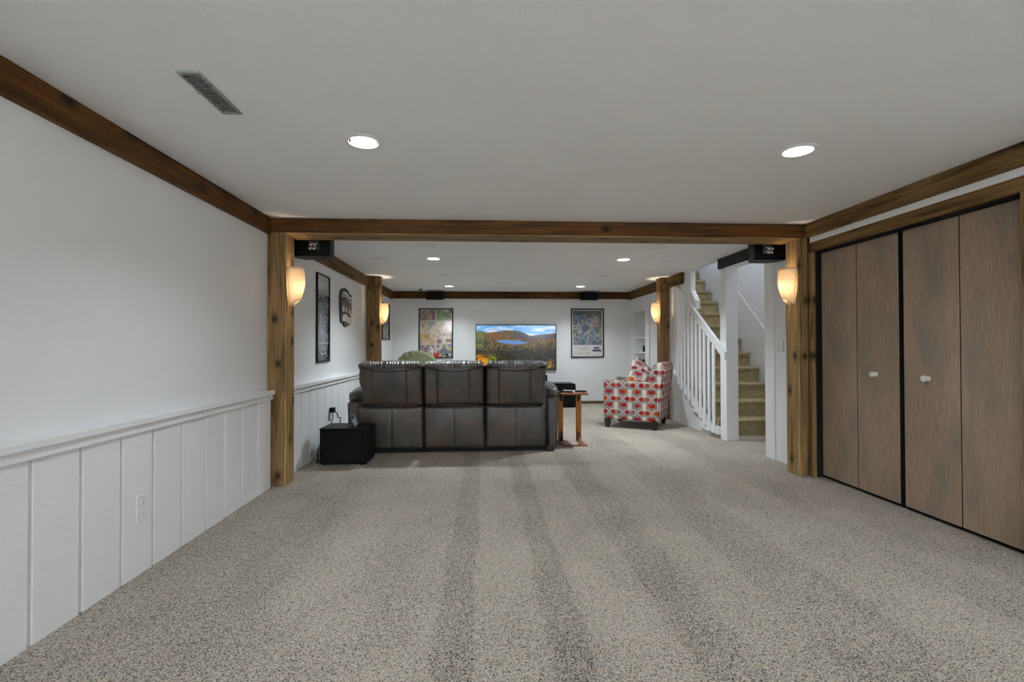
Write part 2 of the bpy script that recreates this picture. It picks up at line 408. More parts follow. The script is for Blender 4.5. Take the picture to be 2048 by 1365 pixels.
bm = box(2.838, 2.99, 7.67, 7.825, 0, 2.11, .004, 1); add_box(bm, 2.83, 2.99, 7.655, 7.83, 2.11, 2.279, .003, 1)
struct('trim_12', bm, M['post_z'], 'far right timber post with sconce')
struct('trim_13', box(2.945, 2.989, 7.83, 9.745, 2.116, 2.279, .003, 1), M['rail_y'], 'brown beam above shelf niche')
struct('trim_14', box(2.93, 2.985, 7.085, 7.653, 2.116, 2.279, .003, 1), M['rail_y'], 'short beam end beside stair opening')
struct('baseboard_back', box(-1.84, 2.97, 9.815, 9.84, 0, .055, .003, 1), M['post_x'], 'brown wood baseboard under far wall')

M['lining'] = wood('light_fir_lining', 2, (.17, .098, .036), (.40, .265, .12)); M['lining_x'] = wood('light_fir_lining_x', 0, (.13, .070, .022), (.30, .185, .075))
struct('trim_24', box(-1.697, -1.684, 4.230, 4.408, 0, 2.145, .002, 1), M['lining'], 'light wood lining board on near left post')
struct('trim_25', box(2.838, 2.851, 4.230, 4.408, 0, 2.145, .002, 1), M['lining'], 'light wood lining board on near right post')
struct('trim_26', box(-1.697, 2.851, 4.230, 4.481, 2.146, 2.158, .002, 1), M['lining_x'], 'light wood lining under the header beam')

# closet side of the near room
bm = box(2.975, 3.06, Y0R, 2.44, 0, H); add_box(bm, 2.975, 3.06, 2.44, 4.226, 2.03, H)
add_box(bm, 3.06, 4.2, Y0R-.1, 2.3, 0, H); add_box(bm, 3.7, 3.8, 2.3, 4.5, 0, H); add_box(bm, 3.0, 4.2, 4.41, 4.5, 0, H+.15); add_box(bm, 2.99, 3.8, 2.3, 4.5, H, H+.05)
add_box(bm, 2.93, 2.98, 2.0, 4.2, 2.105, 2.2); struct('wall_right', bm, M['wall'], 'right wall around the closet')
struct('trim_15', box(2.935, 2.985, 2.0, 4.226, 2.021, 2.119, .006, 2), M['rail_y'], 'wood casing above closet doors')
bm = box(2.93, 2.966, 4.176, 4.226, 0, 2.02, .003, 1)
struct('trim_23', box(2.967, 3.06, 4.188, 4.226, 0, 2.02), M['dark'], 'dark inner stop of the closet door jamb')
struct('trim_16', bm, M['post_z'], 'wood door jamb beside near right post')
struct('trim_17', box(2.935, 3.06, 2.43, 2.488, 0, 2.02, .003, 1), M['post_z'], 'wood door jamb at far edge of closet')
struct('trim_18', add_box(box(2.97, 3.0, 2.488, 4.183, 2.000, 2.030), 3.048, 3.058, 2.43, 4.188, 0, 2.03), M['dark'], 'dark door track under casing, with an added dark sheet shading the door gaps')  # rear dark sheet is added so the gaps between doors look shaded
def closet_door(name, ya, ym, yb, knob_on_first, ky, kz, lab):
    d = bpy.data.objects.new(name, None); C.objects.link(d); d.location = (3.01, ya, 0); d['kind'] = 'structure'; d['label'] = lab
    P = []
    for a, b in ((ya, ym), (ym, yb)):
        P.append(obj('door_panel', box(0, .033, a-ya+.0025, b-ya-.0025, .028, 2.008, .002, 1), M['door'], d))
        obj('gap_shade_strip', box(.0005, .0325, a-ya+.0008, a-ya+.0024, .03, 2.006), M['dark'], P[-1])  # dark strip on the panel edge, paints the shade of the door gap
    k = obj('door_knob', lathe([(.018, 0), (.018, .004), (.009, .007), (.008, .018), (.018, .024), (.023, .033), (.020, .042), (.009, .047), (0, .048)], 20, Matrix.Translation((0, ky-ya, kz)) @ Matrix.Rotation(-PI/2, 4, 'Y')), M['chrome'], P[0 if knob_on_first else 1], 40)
    k['label'] = 'round polished nickel knob'
closet_door('door_1', 3.354, 3.756, 4.165, True, 3.567, .957, 'far bifold closet door with brown wood panels')
closet_door('door_2', 2.492, 2.903, 3.320, False, 3.126, .952, 'near bifold closet door with brown wood panels')

# ------------------------------------------------------------------ stair side of the far room
wr = struct('wall_stair', prism([(7.825, .92), (7.825, H), (6.86, H), (6.86, 1.984), (6.71, 1.825), (6.71, 1.70), (7.31, 2.08), (7.331, .665)], 0, 2.99, 3.06), M['wall'], 'white wall between far right post and stair railing')
def niche_wall():
    bm = bm_new()
    for y0, y1, z0, z1 in ((7.825, 8.80, 0, H), (9.545, 9.84, 0, H), (8.80, 9.545, 0, .52), (8.80, 9.545, 1.855, H)): add_box(bm, 2.99, 3.05, y0, y1, z0, z1)
    return bm
wn = struct('wall_niche', niche_wall(), M['wall'], 'white plank wall with recessed shelf niche')
ys = [7.83+.2513*k for k in range(9)]
for a, b in zip(ys, ys[1:]):
    segs = [(0, 2.116)] if b <= 8.58 else [(0, .45), (1.911, 2.116)]
    for z0, z1 in segs:
        p = obj('plank', prism([(0, .003), (0, b-a-.003), (-.013, b-a-.003), (-.015, b-a-.006), (-.015, .006), (-.013, .003)], 2, z0, z1), M['white'], wn); p.location = (2.99, a, 0)
bm = bm_new()
for a in ((8.59, 8.80, .45, 1.911), (9.545, 9.66, .45, 1.911), (8.80, 9.545, 1.853, 1.911), (8.80, 9.545, .45, .52)): add_box(bm, 2.965, 2.99, *a, .002, 1)
struct('trim_19', bm, M['white'], 'white casing around shelf niche')
sh = thing('built_in_shelf', 'white built-in shelf unit recessed behind the patterned armchair', 'shelf', (2.99, 9.17, .52))
D = .26
def P_(x0, x1, y0, y1, z0, z1): return box(x0, x1, y0-9.17, y1-9.17, z0-.52, z1-.52)
obj('back_panel', P_(D, D+.012, 8.80, 9.545, .52, 1.853), M['white'], sh)
for y0, y1 in ((8.802, 8.814), (9.531, 9.543)): obj('side_panel', P_(.0, D, y0, y1, .52, 1.853), M['white'], sh)
obj('top_panel', P_(.0, D, 8.814, 9.531, 1.841, 1.853), M['white'], sh)
for z in (.535, .815, 1.055, 1.335, 1.645): obj('shelf_board', P_(.0, D, 8.814, 9.531, z-.012, z+.008), M['white'], sh)
def mug(x, y, z, lab, mat, r=.042, h=.095, rz=0):
    t = thing('mug', lab, 'mug', (x, y, z), rz)
    obj('body', lathe([(0, 0), (r*.9, 0), (r, .006), (r, h), (r-.004, h), (r-.005, .01), (0, .008)], 20), mat, t, 40)
    obj('handle', tube([(0, r-.003, h*.82), (0, r+.022, h*.8), (0, r+.034, h*.5), (0, r+.022, h*.2), (0, r-.003, h*.18)], .006, 6), mat, t, 60)
M['mug_black'] = plain('black_glaze', (.012, .012, .014), .2); M['mug_grey'] = plain('grey_glaze', (.30, .30, .31), .25)
mug(3.06, 8.93, 1.344, 'small black mug alone on the second shelf of the niche', M['mug_black'], .032, .085)
mug(3.055, 9.05, 1.064, 'black mug with large handle on third shelf of the niche', M['mug_black'], .05, .12)
mug(3.06, 8.90, 1.064, 'grey mug beside the large handled mug on third shelf', M['mug_grey'], .05, .125)
mug(3.055, 9.06, .824, 'dark round mug on the lowest visible niche shelf', M['mug_black'], .05, .10)
mug(3.06, 8.91, .824, 'tall black mug on lowest visible niche shelf against its near side', M['mug_black'], .055, .19)

# stair column, header, wing wall
struct('trim_20', box(2.99, 3.143, 5.84, 5.995, 0, 2.15, .003, 1), M['white'], 'square white column at the foot of the stairs')
struct('trim_21', box(2.99, 3.143, 4.50, 5.995, 2.15, 2.279), M['white'], 'white header above stair entry')
struct('trim_22', box(2.966, 2.989, 4.49, 6.0, 2.15, 2.279, .002, 1), M['black_beam'], 'black board over the stair entry')
bm = box(2.994, 3.12, 4.50, 4.995, 0, 2.15); add_box(bm, 2.93, 2.994, 4.405, 4.42, 0, 2.146); add_box(bm, 2.982, 2.994, 4.835, 4.998, 0, 2.15, .001, 1); add_box(bm, 2.988, 3.0, 4.42, 4.5, 0, 2.15)
struct('wall_entry', bm, M['white'], 'white wing wall with light switches beside stair entry')
X1S = 4.05
sw = struct('wall_stairwell', box(X1S, X1S+.1, 4.4, 12.2, 0, 5.0), M['wall'], 'white stairwell wall beside carpeted stairs')
struct('wall_upper_left', box(2.96, 3.055, 4.4, 12.2, H+.2, 5.0), M['wall'], 'upper wall over the far room ceiling edge')
struct('wall_upper_front', box(3.056, 4.049, 4.4, 4.5, H+.16, 5.0), M['wall'], 'upper stairwell wall above the entry')
struct('wall_upper_back', box(3.056, 4.049, 12.1, 12.2, 2.81, 5.0), M['wall'], 'upper stairwell end wall')
struct('ceiling_upper', box(2.96, 4.15, 4.4, 12.2, 5.0, 5.1), M['ceil'], 'stairwell ceiling')
struct('floor_upper', box(3.06, 4.049, 9.40, 12.1, 2.7, 2.806), M['stair_carpet'], 'carpeted landing at the stair top')
lz = lambda y: 1.356+.855*(y-6.72)
obj('wall_panel', prism([(5.2, 0), (9.9, 0), (9.9, lz(9.9)), (5.2, lz(5.2))], 0, 4.044, 4.05), M['wall'], sw)
obj('panel_cap', prism([(5.2, lz(5.2)), (9.9, lz(9.9)), (9.9, lz(9.9)+.012), (5.2, lz(5.2)+.012)], 0, 4.041, 4.05), M['wall'], sw)

RS, TS, YS = .216, .2475, 6.16
st = thing('staircase', 'olive brown carpeted staircase rising behind the white railing', 'stairs', (3.54, YS, 0))
for k in range(13):
    y = k*TS; z = (k+1)*RS
    prof = [(y+.022, k*RS-(.03 if k else 0)), (y+.022, z-.055), (y+.004, z-.05), (y-.006, z-.032), (y-.004, z-.012), (y+.012, z), (y+TS+.04, z), (y+TS+.04, z-.03)]
    if k == 12: prof = [(a if a < y+TS else y+TS-.02, b) for a, b in prof]
    bm = prism(prof, 0, -.435, .478)
    obj('step', bm, M['stair_carpet'], st, 40)
rl = thing('stair_railing', 'white wooden stair railing with flat balusters beside the column', 'railing', (2.965, 5.82, 0))
zr = lambda y: 1.105+(y-5.80)*.669
bm = prism([(5.80-5.82, 1.003), (5.80-5.82, zr(5.80)), (7.305-5.82, zr(7.305)), (7.305-5.82, zr(7.305)-.118), (5.93-5.82, zr(5.93)-.118)], 0, -.014, .024)
obj('handrail', bm, M['white'], rl)
sb = lambda y: .05+max(0, (y-5.95))*.475
sb = [(5.996, .05), (5.996, .15), (6.24, .15), (7.33, .72), (7.50, .81), (7.52, .70), (7.25, .60), (7.06, .585), (7.03, .44), (6.77, .415), (6.77, .265), (6.53, .215), (6.53, .075), (6.42, .06), (6.20, .058)]
obj('stringer', prism([(y-5.82, z) for y, z in sb], 0, -.013, .03), M['white'], rl)
struct('wall_under_stair', prism([(6.30, 0), (6.30, .12), (7.33, .66), (7.824, .92), (7.824, 0)], 0, 2.985, 3.06), M['wall'], 'white panel under the stair stringer')
for k in range(10):
    yb = 6.075+.129*k
    zb = (.135 if yb < 6.24 else .15+(yb-6.24)*.516)-.02
    obj('baluster', box(-.034, -.014, yb-.031-5.82, yb+.031-5.82, zb-.05, zr(yb)-.09, .002, 1), M['white'], rl)
# ------------------------------------------------------------------ recessed lights, grilles
def area(name, loc, size, watt, col, parent=None, rot=(0, 0, 0)):
    l = bpy.data.lights.new(name, 'AREA'); l.shape = 'DISK'; l.size = size; l.energy = watt; l.color = col
    o = bpy.data.objects.new(name, l); C.objects.link(o); o.location = loc; o.rotation_euler = rot
    if parent: o.parent = parent
    return o
can_lab = ['unseen recessed fill light added behind the viewer on the left', 'unseen recessed fill light added behind the viewer on the right',  # this first pair is added out of view to brighten the room
 'large lit recessed ceiling light near the dark ceiling vent', 'large lit recessed ceiling light on the closet side',
 'lit recessed light beyond the header beam, on the left poster side', 'lit recessed light beyond the header beam, nearest the stairs',
 'small lit recessed light above the left poster on the far wall', 'small lit recessed light above the right poster on the far wall']
for (x, y), lab in zip(CANS, can_lab):
    t = thing('recessed_light', lab, 'ceiling light', (x, y, H), 0, 'lit recessed ceiling lights')
    obj('trim_ring', lathe([(.076, .0), (.103, -.0005), (.103, -.004), (.098, -.007), (.078, -.008), (.0745, -.004), (.0745, .0)], 40, None, True), M['plate'], t, 40)
    obj('baffle', lathe([(.0765, 0), (.066, .085), (.069, .085), (.0775, .0)], 40, None, True), M['baffle'], t, 40)
    obj('lens', lathe([(0, .068), (.066, .068), (.066, .08), (0, .08)], 32), M['lens'], t, 40)
    area('lamp', (0, 0, .064), .125, FAR_CAN_W*(.68 if y > 8 else 1.1) if y > 5 else NEAR_CAN_W, LAMP_COL, t)
def unlit(x, y, lab):
    t = thing('recessed_light', lab, 'ceiling light', (x, y, H))
    obj('trim_ring', lathe([(.072, -.0015), (.108, -.0015), (.108, -.005), (.09, -.010), (.074, -.010)], 36, None, True), M['plate'], t, 40)
    obj('bulb_face', lathe([(0, -.002), (.071, -.002), (.066, -.014), (.04, -.020), (0, -.021)], 28), M['plate'], t, 40)
unlit(-1.287, 6.167, 'unlit white recessed ceiling light by the far left beam')
unlit(2.389, 6.152, 'unlit white recessed ceiling light by the stair opening')
def spk(x, y, lab):
    t = thing('ceiling_speaker', lab, 'speaker', (x, y, H))
    obj('rim', lathe([(.108, -.001), (.122, -.001), (.122, -.006), (.110, -.008)], 40, None, True), M['plate'], t, 40)
    obj('grille', lathe([(0, -.001), (.109, -.001), (.109, -.006), (0, -.007)], 36), M['grille'], t, 40)
spk(-.594, 5.278, 'round in-ceiling speaker just past header beam on the sofa side')
spk(1.912, 5.271, 'round in-ceiling speaker just past header beam on the stair side')
spk(-.599, 7.484, 'round in-ceiling speaker between the two lit lights on the left poster side')
spk(1.922, 7.515, 'round in-ceiling speaker between the two lit lights on the armchair side')
# ceiling vent
t = thing('ceiling_vent', 'soiled grey metal air vent in the near ceiling', 'vent', (-1.178, 2.162, H))
bm = bm_new(); w, l, f = .045, .178, .012
for a in ((-w, w, -l, -l+.02), (-w, w, l-.02, l), (-w, -w+f, -l+.02, l-.02), (w-f, w, -l+.02, l-.02)): add_box(bm, *a, -.008, -.001, .0015, 1)
obj('frame', bm, M['dirty'], t); obj('backing', box(-w+f, w-f, -l+.02, l-.02, -.0025, -.001), M['ventdark'], t)
for k in range(20):
    yy = -l+.03+k*(2*l-.06)/19
    obj('slat', box(-w+f, w-f, -.0065, .0065, -.001, .001, mat=Matrix.Translation((0, yy, -.005)) @ Matrix.Rotation(.5, 4, 'X')), M['ventdark'], t)
obj('lever', box(-w+.002, -w+.010, -.04, -.02, -.016, -.008, .001, 1), M['dirty'], t)
t = thing('ceiling_sensor', 'tiny black dome on the ceiling above the left poster', 'sensor', (-1.216, 9.363, H))
obj('plate', lathe([(0, -.001), (.03, -.001), (.03, -.006), (0, -.006)], 20), M['blackmat'], t, 40); obj('dome', lathe([(.024, -.006), (.02, -.02), (.010, -.03), (0, -.032)], 20), M['blackmat'], t, 50)

# ------------------------------------------------------------------ sconces
def sconce(x, y, z, side, lab):
    t = thing('wall_sconce', lab, 'sconce', (x, y, z), 0 if side > 0 else PI, 'frosted amber wall sconces on the posts')
    bm = bm_new(); rows = []; nz, na = 14, 20
    for j in range(nz+1):
        v = j/nz; row = []
        for i in range(na+1):
            a = PI*i/na; s = math.sin(a)
            zz = .335*v + .055*s*(1-v)**2
            q = zz/.335
            d = .058+.058*math.sin(min(1, q/.72)*PI/2)**1.1 - (.012*(q-.66)/.34 if q > .66 else 0)
            wd = .040+.038*math.sin(min(1, q/.75)*PI/2)**1.1
            row.append(bm.verts.new((.004+d*s**.8, wd*math.cos(a), zz)))
        rows.append(row)
    for p, q in zip(rows, rows[1:]):
        for i in range(na): bm.faces.new((p[i], p[i+1], q[i+1], q[i]))
    o = obj('shade', bm, M['shade'], t, 60); m = o.modifiers.new('thickness', 'SOLIDIFY'); m.thickness = .004; m.offset = -1
    obj('wall_bracket', box(.001, .010, -.03, .03, .07, .27, .002, 1), M['plate'], t)
    obj('socket', lathe([(.016, 0), (.018, .03), (.012, .045)], 16, Matrix.Translation((.048, 0, .075))), M['plate'], t, 40)
    obj('bulb', lathe([(.010, 0), (.014, .01), (.024, .03), (.026, .045), (.020, .06), (0, .07)], 18, Matrix.Translation((.048, 0, .120))), M['bulb'], t, 60)
    for yy in (-.066, .066): obj('screw', lathe([(.005, 0), (.005, .004), (0, .006)], 10, Matrix.Translation((.036, yy*1.02, .305)) @ Matrix.Rotation(-PI/2 if yy > 0 else PI/2, 4, 'X')), M['slot'], t)
    l = bpy.data.lights.new('sconce_lamp', 'POINT'); l.energy = SCONCE_W*(3.0 if y > 6 else 1.0); l.color = (1, .84, .64); l.shadow_soft_size = .03
    lo = bpy.data.objects.new('sconce_lamp', l); C.objects.link(lo); lo.parent = t; lo.location = (.075, 0, .165)
sconce(-1.683, 4.318, 1.532, 1, 'lit amber sconce on the near left post by the white wainscot')
sconce(2.837, 4.318, 1.555, -1, 'lit amber sconce on the near right post by the closet')
sconce(-1.627, 7.745, 1.525, 1, 'lit amber sconce on the far left post behind the sofa')
sconce(2.837, 7.745, 1.545, -1, 'lit amber sconce on the far right post above the armchair')
l = area('stair_fill_light', (3.55, 6.1, 4.95), .5, STAIR_FILL_W, (.95, .97, 1.0))  # added light with no fixture, brightens the stair risers
l = area('upstairs_daylight', (3.55, 11.9, 4.0), 1.0, 25, (.35, .6, 1.0), None, (PI*.42, 0, PI))

# ------------------------------------------------------------------ wall speakers
def back_speaker(x0, x1, lab, s):
    cx = (x0+x1)/2; w = (x1-x0)/2
    t = thing('surround_speaker', lab, 'speaker', (cx, 4.68, 2.02), 0)
    obj('cabinet', prism([(-w, -.10), (w, -.10), (w+.0, .02), (w-.06, .11), (-w+.06, .11), (-w, .02)], 2, 0, .215), M['black'], t)
    obj('back_panel', box(-w+.012, w-.012, -.104, -.098, .012, .205, .002, 1), M['blackmat'], t)
    tp = obj('terminal_plate', box(-.05-s*.03, .05-s*.03, -.108, -.102, .055, .155, .003, 1), M['slot'], t)
    for k, (px, pz) in enumerate(((-.018, .082), (.016, .082), (-.012, .118), (.022, .118))):
        obj('binding_post', lathe([(.008, 0), (.008, .02), (.010, .022), (.010, .05), (0, .052)], 12, Matrix.Translation((px-s*.03, -.108, pz)) @ Matrix.Rotation(PI/2+.5, 4, 'X')), M['brass' if s < 0 else 'chrome'], tp, 40)
    obj('keyhole_port', lathe([(.022, 0), (.022, .004), (.016, .004), (.016, 0)], 20, Matrix.Translation((s*-.1 if s > 0 else .1, -.104, .1)) @ Matrix.Rotation(PI/2, 4, 'X'), True), M['blackmat'], t, 40)
    obj('hanging_bracket', box(-.03, .03, -.02, .02, .215, .26), M['blackmat'], t)
back_speaker(-1.78, -1.425, 'black surround speaker behind the header beam at the near left post', -1)
back_speaker(2.64, 2.955, 'black surround speaker behind the header beam beside the stair entry', 1)
def front_speaker(x0, x1, z0, z1, lab, wire):
    cx = (x0+x1)/2; w = (x1-x0)/2; t = thing('wall_speaker', lab, 'speaker', (cx, 9.747, z0))
    T = Matrix.Rotation(.16, 4, 'X')
    h = z1-z0
    obj('cabinet', box(-w, w, -.2, -.05, 0, h, .006, 2, T), M['blackmat'], t)
    obj('grille', box(-w+.006, w-.006, -.208, -.199, .006, h-.006, .003, 1, T), M['cloth_black'], t)
    obj('mount', box(-.03, .03, -.06, -.001, .04, .1), M['blackmat'], t)
    if wire: obj('wire', tube([(w+.004, -.15, h*.8), (w+.012, -.12, h*.9), (w+.012, -.06, h*.6), (w+.006, -.002, h*.75)], .003, 6), M['plate'], t, 60, 'thin white speaker wire')
front_speaker(-1.136, -.800, 2.125, 2.262, 'black speaker on the far beam above the left poster', False)
front_speaker(1.930, 2.266, 2.125, 2.262, 'black speaker on the far beam above the right poster, with a white wire', True)

# ------------------------------------------------------------------ flat pictures
rng = np.random.default_rng(5)
def vn(ny, nx, fy, fx, oct=3):
    out = np.zeros((ny, nx)); amp = 1; tot = 0
    for o in range(oct):
        gy, gx = max(2, int(fy*2**o))+2, max(2, int(fx*2**o))+2; g = rng.random((gy, gx))
        y = np.linspace(0, gy-1.001, ny); x = np.linspace(0, gx-1.001, nx); yi, xi = y.astype(int), x.astype(int); fy_, fx_ = y-yi, x-xi
        fy_ = fy_*fy_*(3-2*fy_); fx_ = fx_*fx_*(3-2*fx_)
        a = g[yi][:, xi]*(1-fx_)+g[yi][:, xi+1]*fx_; b = g[yi+1][:, xi]*(1-fx_)+g[yi+1][:, xi+1]*fx_
        out += amp*(a*(1-fy_)[:, None]+b*fy_[:, None]); tot += amp; amp *= .55
    return out/tot
lin = lambda c: (np.array(c)/255.)**2.2
def over(img, mask, col):
    mask = np.clip(mask, 0, 1)[..., None]; return img*(1-mask)+np.array(col)*mask
def landscape(nx=300, ny=170):
    T, Sx = np.meshgrid(np.linspace(0, 1, ny), np.linspace(0, 1, nx), indexing='ij')
    img = np.zeros((ny, nx, 3)); img[:] = lin((96, 165, 225))
    cl = vn(ny, nx, 9, 4, 4); img = over(img, np.clip((cl-.47)*5, 0, 1)*.85, lin((215, 225, 235)))
    ridge = np.interp(Sx, [0, .06, .13, .25, .36, .48, .56, .62, .68, .8, .92, 1], [.87, .87, .835, .855, .885, .885, .86, .81, .76, .79, .81, .825])
    tex = vn(ny, nx, 40, 70, 3); tex2 = vn(ny, nx, 14, 22, 3); tex3 = vn(ny, nx, 60, 90, 2)
    land = over(np.zeros_like(img)+lin((98, 80, 48)), np.clip((tex2-.47)*6, 0, 1)*.8, lin((138, 88, 46))); land = over(land, np.clip((tex-.52)*6, 0, 1)*.9, lin((66, 76, 42)))
    img = np.where((T < ridge)[..., None], land, img)
    mt = (T < ridge)*np.clip((Sx-.40)*6, 0, 1)*(T > .70); img = over(img, mt*.9, lin((44, 46, 62))); img = over(img, mt*np.clip((tex-.55)*5, 0, 1)*.6, lin((110, 70, 60)))
    band = np.interp(Sx, [0, .2, .45, .7, 1], [.72, .68, .56, .62, .66])
    lake = ((Sx-.46)/.20)**2+((T-.635-.02*np.sin(Sx*9))/.045)**2 < 1; img = over(img, lake*1., lin((84, 128, 190)))
    spit = ((Sx-.66)/.10)**2+((T-.665)/.045)**2 < 1; img = over(img, spit*1., lin((84, 60, 46)))
    fg = T < band-.03; f = over(np.zeros_like(img)+lin((38, 38, 30)), np.clip((tex2-.46)*6, 0, 1), lin((70, 66, 40))); f = over(f, np.clip((tex-.58)*7, 0, 1)*.75, lin((128, 98, 50))); f = over(f, np.clip((tex3-.6)*6, 0, 1)*.8, lin((60, 70, 36)))
    f = over(f, np.clip((.36-np.abs(T-.28))*4, 0, 1)*np.clip((Sx-.2)*4, 0, 1)*np.clip((tex2-.25)*4, 0, 1)*.92, lin((30, 29, 30)))
    f = over(f, np.clip((T-.42)*8, 0, 1)*np.clip((tex-.4)*3, 0, 1)*.6, lin((150, 125, 60)))
    img = np.where(fg[..., None], f, img)
    o = np.clip(1.4-(((Sx-.05)/.13)**2+((T-.16)/.2)**2)*1.3, 0, 1); img = over(img, o*np.clip((tex-.3)*4, 0, 1), lin((235, 150, 20)))
    o = np.clip(1.3-(((Sx-.19)/.08)**2+((T-.14)/.22)**2)*1.3, 0, 1); img = over(img, o*np.clip((tex-.35)*4, 0, 1), lin((150, 165, 35)))
    o = np.clip(1.2-(((Sx-.93)/.06)**2+((T-.12)/.12)**2), 0, 1); img = over(img, o*np.clip((tex-.4)*4, 0, 1), lin((175, 135, 40)))
    o = np.clip((T-.72)*9, 0, 1)*(T < ridge)*(Sx < .42); img = over(img, o*np.clip((tex2-.4)*4, 0, 1)*.35, lin((150, 86, 46)))
    o = (Sx < .10)*(T < ridge)*(T > .5); img = over(img, o*np.clip((tex-.35)*4, 0, 1)*.8, lin((100, 120, 35)))
    return img
tv = thing('television', 'wall mounted flat television showing an autumn lake landscape', 'television', (.648, 9.838, .69))
W2, HT = .818, .926
bm = bm_new(); b = .014
add_box(bm, -W2, W2, -.028, -.0, 0, HT)
obj('case', bm, M['blackmat'], tv)
bm = bm_new()
for a in ((-W2, W2, 0, b), (-W2, W2, HT-b, HT), (-W2, -W2+b, b, HT-b), (W2-b, W2, b, HT-b)): add_box(bm, a[0], a[1], -.038, -.028, a[2], a[3], .002, 1)
obj('bezel', bm, M['frame'], tv)
s = paint_grid('screen', 2*(W2-b), HT-2*b, landscape(), M['screen'], tv); s.location = (-W2+b, -.0295, b)
def frame_ring(w, h, f, d):
    bm = bm_new()
    for a in ((0, w, 0, f), (0, w, h-f, h), (0, f, f, h-f), (w-f, w, f, h-f)): add_box(bm, a[0], a[1], -d, 0, a[2], a[3], .002, 1)
    return bm
def comic(nx=104, ny=156):
    T, Sx = np.meshgrid(np.linspace(0, 1, ny), np.linspace(0, 1, nx), indexing='ij'); img = np.zeros((ny, nx, 3)); img[:] = lin((196, 190, 178))
    n1, n2, n3 = vn(ny, nx, 16, 11, 3), vn(ny, nx, 24, 17, 3), vn(ny, nx, 9, 7, 2)
    cells = [(0, .48, .78, 1, (170, 150, 120), (120, 40, 48), (84, 92, 120)), (.52, 1, .76, 1, (120, 150, 96), (88, 140, 74), (70, 84, 72)), (0, .48, .52, .77, (180, 172, 150), (120, 128, 150), (226, 200, 130)), (.52, 1, .52, .75, (170, 150, 110), (190, 84, 54), (120, 130, 84)),
             (0, .48, .28, .51, (190, 150, 90), (214, 160, 60), (110, 84, 60)), (.52, 1, .28, .51, (196, 180, 160), (96, 70, 60), (180, 84, 60)), (0, .48, .06, .27, (170, 176, 180), (150, 40, 60), (70, 90, 120)), (.52, 1, .06, .27, (60, 84, 140), (200, 160, 60), (40, 52, 90))]
    for x0, x1, t0, t1, a, b_, c in cells:
        m = (Sx > x0)*(Sx < x1)*(T > t0+.03*(Sx-.5))*(T < t1+.03*(Sx-.5)-.008)
        img = over(img, m*1., lin(a)); img = over(img, m*np.clip((n1-.48)*9, 0, 1), lin(b_)); img = over(img, m*np.clip((n2-.53)*9, 0, 1)*.9, lin(c)); img = over(img, m*np.clip((n3-.66)*9, 0, 1)*.6, lin((235, 228, 214)))
    img = img*.72+lin((178, 172, 162))*.28  # pale grey mixed into the print imitates reflection on the glass
    img = over(img, (T < .07)*np.clip((n2-.45)*9, 0, 1), lin((50, 52, 62))); img = over(img, (T < .085)*(Sx > .42)*(Sx < .6)*1., lin((190, 54, 46)))
    r = np.hypot((Sx-.5)*.665, T-.5); return over(img, ((r < .14)*(r > .105))*.55, lin((205, 202, 200)))
def space(nx=104, ny=156):
    T, Sx = np.meshgrid(np.linspace(0, 1, ny), np.linspace(0, 1, nx), indexing='ij'); img = np.zeros((ny, nx, 3)); img[:] = lin((205, 202, 196))
    n1, n2, n3 = vn(ny, nx, 14, 10, 4), vn(ny, nx, 26, 18, 3), vn(ny, nx, 40, 6, 2)
    art = (Sx > .03)*(Sx < .97)*(T > .25)*(T < .975)
    a = np.zeros_like(img)+lin((84, 92, 112)); a = over(a, np.clip((n1-.45)*6, 0, 1), lin((120, 150, 170))); a = over(a, np.clip((n2-.52)*7, 0, 1)*.9, lin((190, 170, 130)))
    a = over(a, np.clip((T-.78)*6, 0, 1)*.8, lin((66, 66, 74))); a = over(a, np.clip((.42-T)*5, 0, 1)*.75, lin((64, 74, 124))); a = over(a, np.clip((.29-T)*20, 0, 1)*.8, lin((120, 110, 108)))
    a = over(a, np.clip(1.2-(((Sx-.15)/.12)**2+((T-.83)/.07)**2), 0, 1)*.8, lin((110, 140, 180)))
    a = over(a, np.clip(1-np.abs(Sx-.55-.3*(T-.5))/.08, 0, 1)*(T < .8)*np.clip((n2-.3)*3, 0, 1)*.8, lin((196, 170, 140))); a = over(a, np.clip(1-np.abs(Sx-.36+.5*(T-.5))/.07, 0, 1)*(T < .75)*np.clip((n1-.3)*3, 0, 1)*.8, lin((86, 150, 170)))
    a = a*.75+a.mean(-1, keepdims=True)*.15+lin((150, 146, 140))*.10
    img = np.where(art[..., None], a, img)
    img = over(img, (T > .05)*(T < .215)*(Sx < .6)*(Sx > .05)*np.clip((n3-.5)*5, 0, 1)*.35, lin((120, 120, 120)))
    for z0, z1, x0, x1 in ((.165, .205, .70, .88), (.105, .15, .66, .94)):
        img = over(img, (T > z0)*(T < z1)*(Sx > x0)*(Sx < x1)*.9, lin((52, 54, 92)))
    return img
